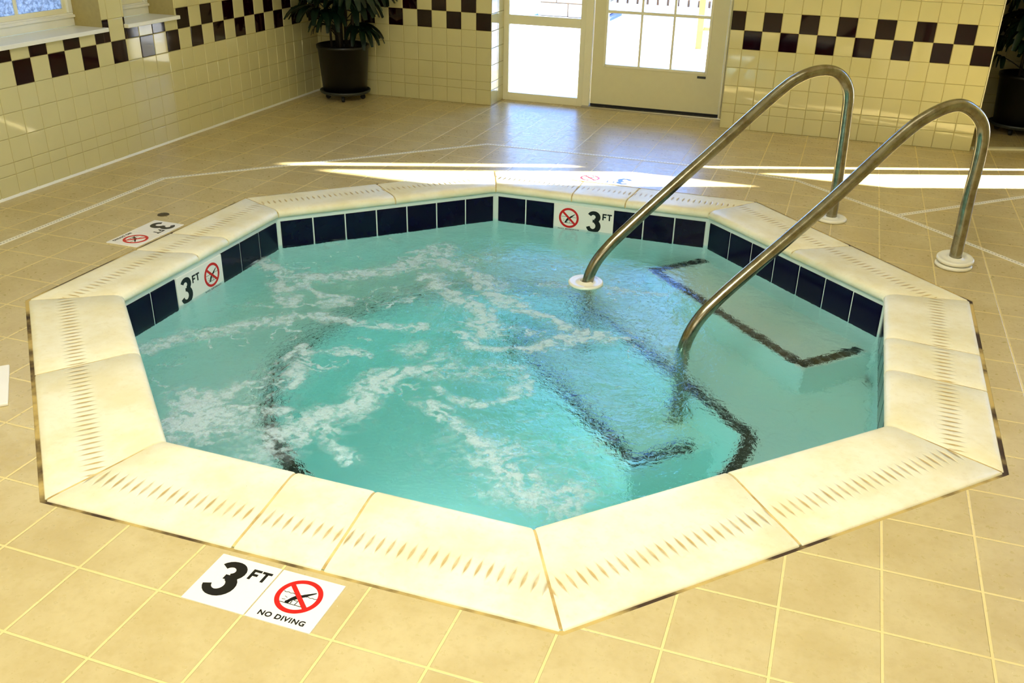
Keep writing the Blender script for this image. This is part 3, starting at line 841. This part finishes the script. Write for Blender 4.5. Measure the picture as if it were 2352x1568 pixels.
# ------------------------------------------------------------------ glazed door and side light
YD = 3.30
r = empty('door_1', (-.175, YD, 0)); struct(r)
mb = MB(); H_ = 2.03
x0, x1, gx0, gx1, gz0, gz1 = -.597, .262, -.510, .153, .288, 1.90
o_ = -.175
mb.box(x0 - o_, gx0 - o_, -.02, .022, .028, H_); mb.box(gx1 - o_, x1 - o_, -.02, .022, .028, H_); mb.box(gx0 - o_, gx1 - o_, -.02, .022, .028, gz0); mb.box(gx0 - o_, gx1 - o_, -.02, .022, gz1, H_)
mb.build('door_leaf', M['door_paint'], r)
mb = MB(); mb.box(gx0 - o_, gx1 - o_, -.003, .003, gz0, gz1); mb.build('glass', M['glass'], r)
for x in (-.286, -.076):
    mb = MB(); mb.box(x - o_ - .007, x - o_ + .007, -.012, .012, gz0, gz1); mb.build('muntin', M['white_paint'], r)
for z in (.622, .945, 1.268, 1.59):
    mb = MB(); mb.box(gx0 - o_, gx1 - o_, -.0125, .0125, z - .009, z + .009); mb.build('muntin', M['white_paint'], r)
mb = MB(); mb.box(gx0 - o_ - .012, gx0 - o_ + .003, -.026, .0, gz0 - .012, gz1 + .012); mb.box(gx1 - o_ - .003, gx1 - o_ + .012, -.026, 0, gz0 - .012, gz1 + .012); mb.box(gx0 - o_, gx1 - o_, -.026, 0, gz0 - .012, gz0 + .003); mb.build('glazing_bead', M['white_paint'], r)
mb = MB(); mb.box(x0 - o_, x1 - o_ + .003, -.024, .02, .014, .0285); mb.build('door_sweep', M['rubber'], r)
mb = MB(); mb.box(.105 - o_, .160 - o_, -.0225, -.0195, .248, .262); mb.build('maker_plate', M['dolly'], r)
mb = MB(); mb.tube([(x0 - o_ + .05, -.07, 1.0), (x0 - o_ + .05, -.02, 1.0)], .012); mb.tube([(x0 - o_ + .05, -.07, 1.0), (x0 - o_ + .16, -.07, 1.0)], .009); mb.build('handle', M['alu'], r, smooth=True)
mb = MB()
mb.box(-.650, -.603, 3.262, 3.345, 0, 2.08); mb.box(.268, DX1, 3.262, 3.345, 0, 2.08); mb.box(-.603, .268, 3.262, 3.345, 2.04, 2.08)
mb.box(-.612, -.603, 3.33, 3.345, 0, 2.04); mb.box(.268, .28, 3.24, 3.262, 0, 2.05)
struct(bevel(mb.build('trim_1', M['white_paint']), .002))
mb = MB(); mb.box(-.648, DX1, 3.235, 3.36, -.01, .013); struct(bevel(mb.build('trim_2', M['alu']), .003))
r = empty('door_2', (-.94, YD, 0)); struct(r); o_ = -.94
mb = MB()
mb.box(-1.228 - o_, -1.190 - o_, -.02, .022, .0, 2.08); mb.box(-.690 - o_, -.6505 - o_, -.02, .022, .0, 2.08); mb.box(-1.19 - o_, -.69 - o_, -.02, .022, .0, .052); mb.box(-1.19 - o_, -.69 - o_, -.02, .022, .505, .565); mb.box(-1.19 - o_, -.69 - o_, -.02, .022, 1.98, 2.08)
bevel(mb.build('side_light_frame', M['white_paint'], r), .002)
mb = MB(); mb.box(-1.19 - o_, -.69 - o_, -.003, .003, .052, .505); mb.build('glass', M['glass'], r)
mb = MB(); mb.box(-1.19 - o_, -.69 - o_, -.003, .003, .565, 1.98); mb.build('glass', M['glass'], r)

# threshold and jamb of the recess
mb = MB(); mt = Matrix.Translation((1.785, 3.085, 0)) @ Matrix.Rotation(math.radians(20), 4, 'Z')
mb.box(0, .33, 0, .045, 0, .012, mat=mt); struct(bevel(mb.build('trim_3', M['white_paint']), .002))
mb = MB(); mb.box(2.085, 2.14, 3.16, 3.22, 0, 2.1); struct(mb.build('trim_4', M['white_paint']))
mb = MB(); mb.box(RX1 + .0005, RX1 + .006, YB - .003, YB + .012, .16, 1.6); struct(mb.build('trim_bright_gap', M['white_paint']))  # white strip painted in for the bright gap along the jamb

# ------------------------------------------------------------------ potted palms
def frond(rnd, base, az, el, plen, nleaf, size):
    """petiole then a drooping fan of blades; returns (petiole mb, blade mb)"""
    d = V((cos(az) * cos(el), sin(az) * cos(el), sin(el)))
    pts = []; p = V(base); dd = d.copy()
    for k in range(6):
        pts.append(p.copy()); p = p + dd * (plen / 5); dd = (dd + V((0, 0, -.10))).normalized()
    hub = pts[-1]; f = dd
    mb = MB(); mb.tube(pts, [.0035] * 6, 6)
    side = f.cross(V((0, 0, 1))).normalized(); upv = side.cross(f).normalized()
    for k in range(nleaf):
        an = (k / (nleaf - 1) - .5) * 2.5 + rnd.uniform(-.06, .06)
        dir_ = (f * cos(an) + side * sin(an) + upv * .15).normalized()
        L_ = size * rnd.uniform(.82, 1.08) * (1 - .12 * abs(an)); w_ = size * rnd.uniform(.15, .21)
        q = hub.copy(); c = []; dcur = dir_.copy()
        for s_ in range(8):
            c.append((q.copy(), dcur.copy())); q = q + dcur * (L_ / 7); dcur = (dcur + V((0, 0, -.20 - .03 * s_))).normalized()
        prof = [.25, .7, .95, 1, 1, .9, .7, .45]
        b = len(mb.v)
        for s_, (pt, dr) in enumerate(c):
            sd = dr.cross(V((0, 0, 1)))
            if sd.length < .1: sd = side.copy()
            sd.normalize(); nn = sd.cross(dr).normalized(); hw = w_ / 2 * prof[s_]
            mb.v += [tuple(pt - sd * hw + nn * .002), tuple(pt - nn * hw * .3), tuple(pt + sd * hw + nn * .002)]
        for s_ in range(7):
            for e in (0, 1):
                A = b + s_ * 3 + e
                mb.f.append((A, A + 1, A + 4, A + 3)); mb.mi.append(1); mb.uv.append([(0, 0)] * 4)
    return mb
def keep_clear(mb, loc, rz, lim):
    c_, s_ = cos(rz), sin(rz)
    for i, p in enumerate(mb.v):
        x = loc[0] + c_ * p[0] - s_ * p[1]; y = loc[1] + s_ * p[0] + c_ * p[1]
        def soft(v, lo, hi):
            if v < lo + .05: v = lo + .05 * math.exp((v - lo - .05) / .12)
            if v > hi - .05: v = hi - .05 * math.exp((hi - .05 - v) / .12)
            return v
        x = soft(x, lim[0], lim[1]) - loc[0]; y = soft(y, lim[2], lim[3]) - loc[1]
        mb.v[i] = (c_ * x + s_ * y, -s_ * x + c_ * y, p[2])
def palm(loc, label, seed, lim, rz=0.0):
    rnd = random.Random(seed)
    r = tag(empty('potted_palm', loc, rz), label, 'potted plant')
    mb = MB(); mb.lathe([(.0001, .062), (.145, .062), (.149, .066), (.170, .340), (.177, .342), (.178, .362), (.172, .364), (.164, .360), (.162, .32)], 48)
    mb.build('pot', M['pot'], r, smooth=True)
    mb = MB(); mb.lathe([(.0001, .325), (.10, .330), (.163, .322)], 32); mb.build('soil', M['soil'], r, smooth=True)
    mb = MB(); mb.lathe([(.0001, .042), (.150, .042), (.168, .052), (.172, .066), (.166, .068), (.160, .058), (.0001, .058)], 48)
    dl = mb.build('plant_caddy', M['dolly'], r, smooth=True)
    for k in range(4):
        an = .35 + k * pi / 2; x, y = .118 * cos(an), .118 * sin(an)
        mb = MB(); mt = Matrix.Translation((x, y, .017)) @ Matrix.Rotation(an, 4, 'Z') @ Matrix.Rotation(pi / 2, 4, 'X')
        mb.lathe([(.0001, -.009), (.015, -.009), (.017, -.006), (.017, .006), (.015, .009), (.0001, .009)], 18, mat=mt); mb.box(x - .008, x + .008, y - .008, y + .008, .030, .043)
        mb.build('caster', M['rubber'], dl, smooth=False)
    for k in range(11):
        an = rnd.uniform(0, 2 * pi); rr = rnd.uniform(.01, .10)
        x, y = rr * cos(an), rr * sin(an); hgt = rnd.uniform(.35, 1.0); lean = rnd.uniform(.02, .12)
        pts = [(x + cos(an) * lean * s_ * s_, y + sin(an) * lean * s_ * s_, .32 + hgt * s_) for s_ in [q / 5 for q in range(6)]]
        mb = MB(); mb.tube(pts, rnd.uniform(.006, .009), 8); keep_clear(mb, loc, rz, lim); mb.build('cane', M['cane'], r, smooth=True)
        top = V(pts[-1])
        for q in range(3):
            base = V(pts[-1]) if q < 2 else V(pts[3])
            mb = frond(rnd, base - V((0, 0, .03 * q)), an + rnd.uniform(-1.3, 1.3) + q * 2.1, rnd.uniform(.2, .9), rnd.uniform(.10, .22), 7, rnd.uniform(.24, .32))
            keep_clear(mb, loc, rz, lim); mb.build('frond', [M['cane'], M['leaf']], r, smooth=True)
    # low fronds seen against the wall
    for az, el, pl_, sz, z in LOW:
        mb = frond(rnd, (.03 * cos(az), .03 * sin(az), z), az, el, pl_, 6, sz); keep_clear(mb, loc, rz, lim); mb.build('frond', [M['cane'], M['leaf']], r, smooth=True)
    return r
LOW = [(-.35, .75, .20, .17, .36), (0.1, .9, .30, .20, .46), (-1.2, .85, .27, .22, .50), (3.4, .8, .25, .20, .42), (2.6, .7, .20, .17, .36), (-2.0, .95, .30, .24, .52), (.6, .8, .34, .22, .52), (-.7, 1.0, .36, .24, .55), (4.0, .9, .33, .24, .5)]
palm((-2.215, 2.835, 0), 'lady palm in a black pot on a wheeled caddy in the left back corner', 5, (XL + .02, -1.3, 1.9, YB - .02))
palm((2.085, 3.70, 0), 'dark leafy palm in a black pot in the dim recess at the right edge', 9, (1.83, 2.27, 3.25, 4.05), .8)

# ------------------------------------------------------------------ outside
mb = MB(); mb.box(-14, 16, YB + .31, 22, -.16, -.03); struct(mb.build('ground', M['concrete']))
mb = MB(); mb.box(-9, XL - .32, -6, YB + .31, -.16, -.04); struct(mb.build('ground_left', M['shade_ground']))
pier = tag(empty('stone_pier', (-2.1, 8.2, -.03)), 'pale stone block pier outside seen through the left glass panel', 'pier')
mb = MB(); mb.box(-.33, .36, -.33, .36, .03, .95); mb.build('mortar', M['joint'], pier)
mb = MB()
for j in range(6):
    x = -.35; k = 0; first = .22 if j % 2 else .36
    while x < .36:
        w_ = first if k == 0 else .33
        x2 = min(.38, x + w_); mb.box(x, x2 - .012, -.35, -.10, .04 + j * .15, .04 + j * .15 + .138); x = x2; k += 1
    y = -.10
    mb.box(.10, .38, -.10, .38, .04 + j * .15, .04 + j * .15 + .138); mb.box(-.35, -.10, -.10, .38, .04 + j * .15, .04 + j * .15 + .138)
bevel(mb.build('stone_blocks', M['stone'], pier), .008)
mb = MB(); mb.box(-.42, .45, -.42, .45, 0, .03); mb.build('base_slab', M['shadow_blue'], pier)
fen = tag(empty('picket_fence', (-1.9, 9.0, -.03)), 'white picket fence far outside seen through the door glass', 'fence')
for k in range(26):
    mb = MB(); x = k * .125; mb.prism([(x, 0), (x + .095, 0), (x + .095, 1.0), (x + .047, 1.06), (x, 1.0)], 0, .02, mat=Matrix(((1, 0, 0, 0), (0, 0, -1, 0), (0, 1, 0, .02), (0, 0, 0, 1))))
    mb.build('picket', M['fence'], fen, recalc=True)
for z in (.10, .85):
    mb = MB(); mb.box(-.05, 3.2, .001, .05, z, z + .08); mb.build('fence_rail', M['fence_dark'], fen)
pst = tag(bpy.data.objects.new('wooden_post', None), 'short orange wooden post on the patio seen through the door glass', 'post'); COL.objects.link(pst); pst.location = (-.37, 6.45, -.03)
mb = MB(); mb.box(-.03, .03, -.03, .03, 0, .45); bevel(mb.build('post_shaft', M['wood'], pst), .004)
mb = MB(); mb.box(.03, .16, -.012, .012, .17, .20); mb.build('cross_bar', M['wood'], pst)

# ------------------------------------------------------------------ light
w = bpy.data.worlds.new('sky'); scene.world = w; w.use_nodes = True; nt = w.node_tree; nt.nodes.clear()
out = nt.nodes.new('ShaderNodeOutputWorld'); bg = nt.nodes.new('ShaderNodeBackground')
tc = nt.nodes.new('ShaderNodeTexCoord'); sx = nt.nodes.new('ShaderNodeSeparateXYZ'); nt.links.new(tc.outputs['Generated'], sx.inputs[0])
cr = nt.nodes.new('ShaderNodeValToRGB'); nt.links.new(sx.outputs['Z'], cr.inputs[0])
cr.color_ramp.elements[0].position = 0; cr.color_ramp.elements[0].color = (.62, .80, 1, 1)
cr.color_ramp.elements[1].position = .7; cr.color_ramp.elements[1].color = (.10, .28, .95, 1)
e = cr.color_ramp.elements.new(.22); e.color = (.20, .42, 1, 1)
nt.links.new(cr.outputs[0], bg.inputs[0]); bg.inputs[1].default_value = 10; nt.links.new(bg.outputs[0], out.inputs[0])
sun = bpy.data.lights.new('sun', 'SUN'); sun.energy = 85; sun.color = (1, .93, .76); sun.angle = math.radians(.6)
so = bpy.data.objects.new('sun', sun); COL.objects.link(so)
sd = V((-.928 * cos(math.radians(22.4)), -.372 * cos(math.radians(22.4)), -sin(math.radians(22.4))))
so.rotation_euler = sd.to_track_quat('-Z', 'Y').to_euler()
def area(name, loc, size, energy, color, target):
    l = bpy.data.lights.new(name, 'AREA'); l.shape = 'RECTANGLE'; l.size, l.size_y = size; l.energy = energy; l.color = color
    o_ = bpy.data.objects.new(name, l); COL.objects.link(o_); o_.location = loc
    o_.rotation_euler = (V(target) - V(loc)).to_track_quat('-Z', 'Y').to_euler(); return o_
area('overhead_fill', (.35, -1.9, 2.66), (1.6, 1.0), 84, (1, .95, .82), (.35, -1.9, 0))  # unseen lamp added overhead to brighten the foreground
area('overhead_fill', (1.1, .7, 2.66), (1.2, .6), 4, (1, .94, .80), (1.1, .7, 0))  # weak second lamp added overhead, no fixture modelled
area('underwater_fill', (-.02, -.80, -.80), (.22, .22), 2.6, (.92, 1, .96), (.1, .6, -.75))  # unseen fill lamp added in the well to brighten the basin
area('underwater_fill', (.0, -1.235, -.36), (.30, .14), 3.2, (.92, 1, .96), (.1, .6, -.45))  # second added fill under the front coping, lights bench and steps
area('window_daylight', (.6, -4.9, 1.6), (3.5, 1.6), 36, (1, .97, .90), (.2, 0, .3))

# ------------------------------------------------------------------ camera
cd = bpy.data.cameras.new('camera'); cam = bpy.data.objects.new('camera', cd); COL.objects.link(cam)
cd.sensor_width = 36; cd.lens = 2148.8 / 2352 * 36; cd.clip_start = .02
rr, uu, ff = V((.94305698, .33201276, .02027452)), V((-.16251179, .40670518, .89898877)), V((-.29022999, .85109248, -.43750215))
cam.matrix_world = Matrix(((rr.x, uu.x, -ff.x, 1.0083), (rr.y, uu.y, -ff.y, -2.9549), (rr.z, uu.z, -ff.z, 1.3407), (0, 0, 0, 1)))
scene.camera = cam

vs = scene.view_settings; vs.view_transform = 'Standard'; vs.look = 'None'; vs.exposure = 0; vs.gamma = 1; vs.use_curve_mapping = False
cy = scene.cycles; cy.use_denoising = True; cy.max_bounces = 14; cy.transmission_bounces = 10; cy.diffuse_bounces = 5; cy.glossy_bounces = 5
cy.transparent_max_bounces = 12; cy.sample_clamp_indirect = 6; cy.blur_glossy = 1.0; cy.caustics_refractive = True; cy.caustics_reflective = True
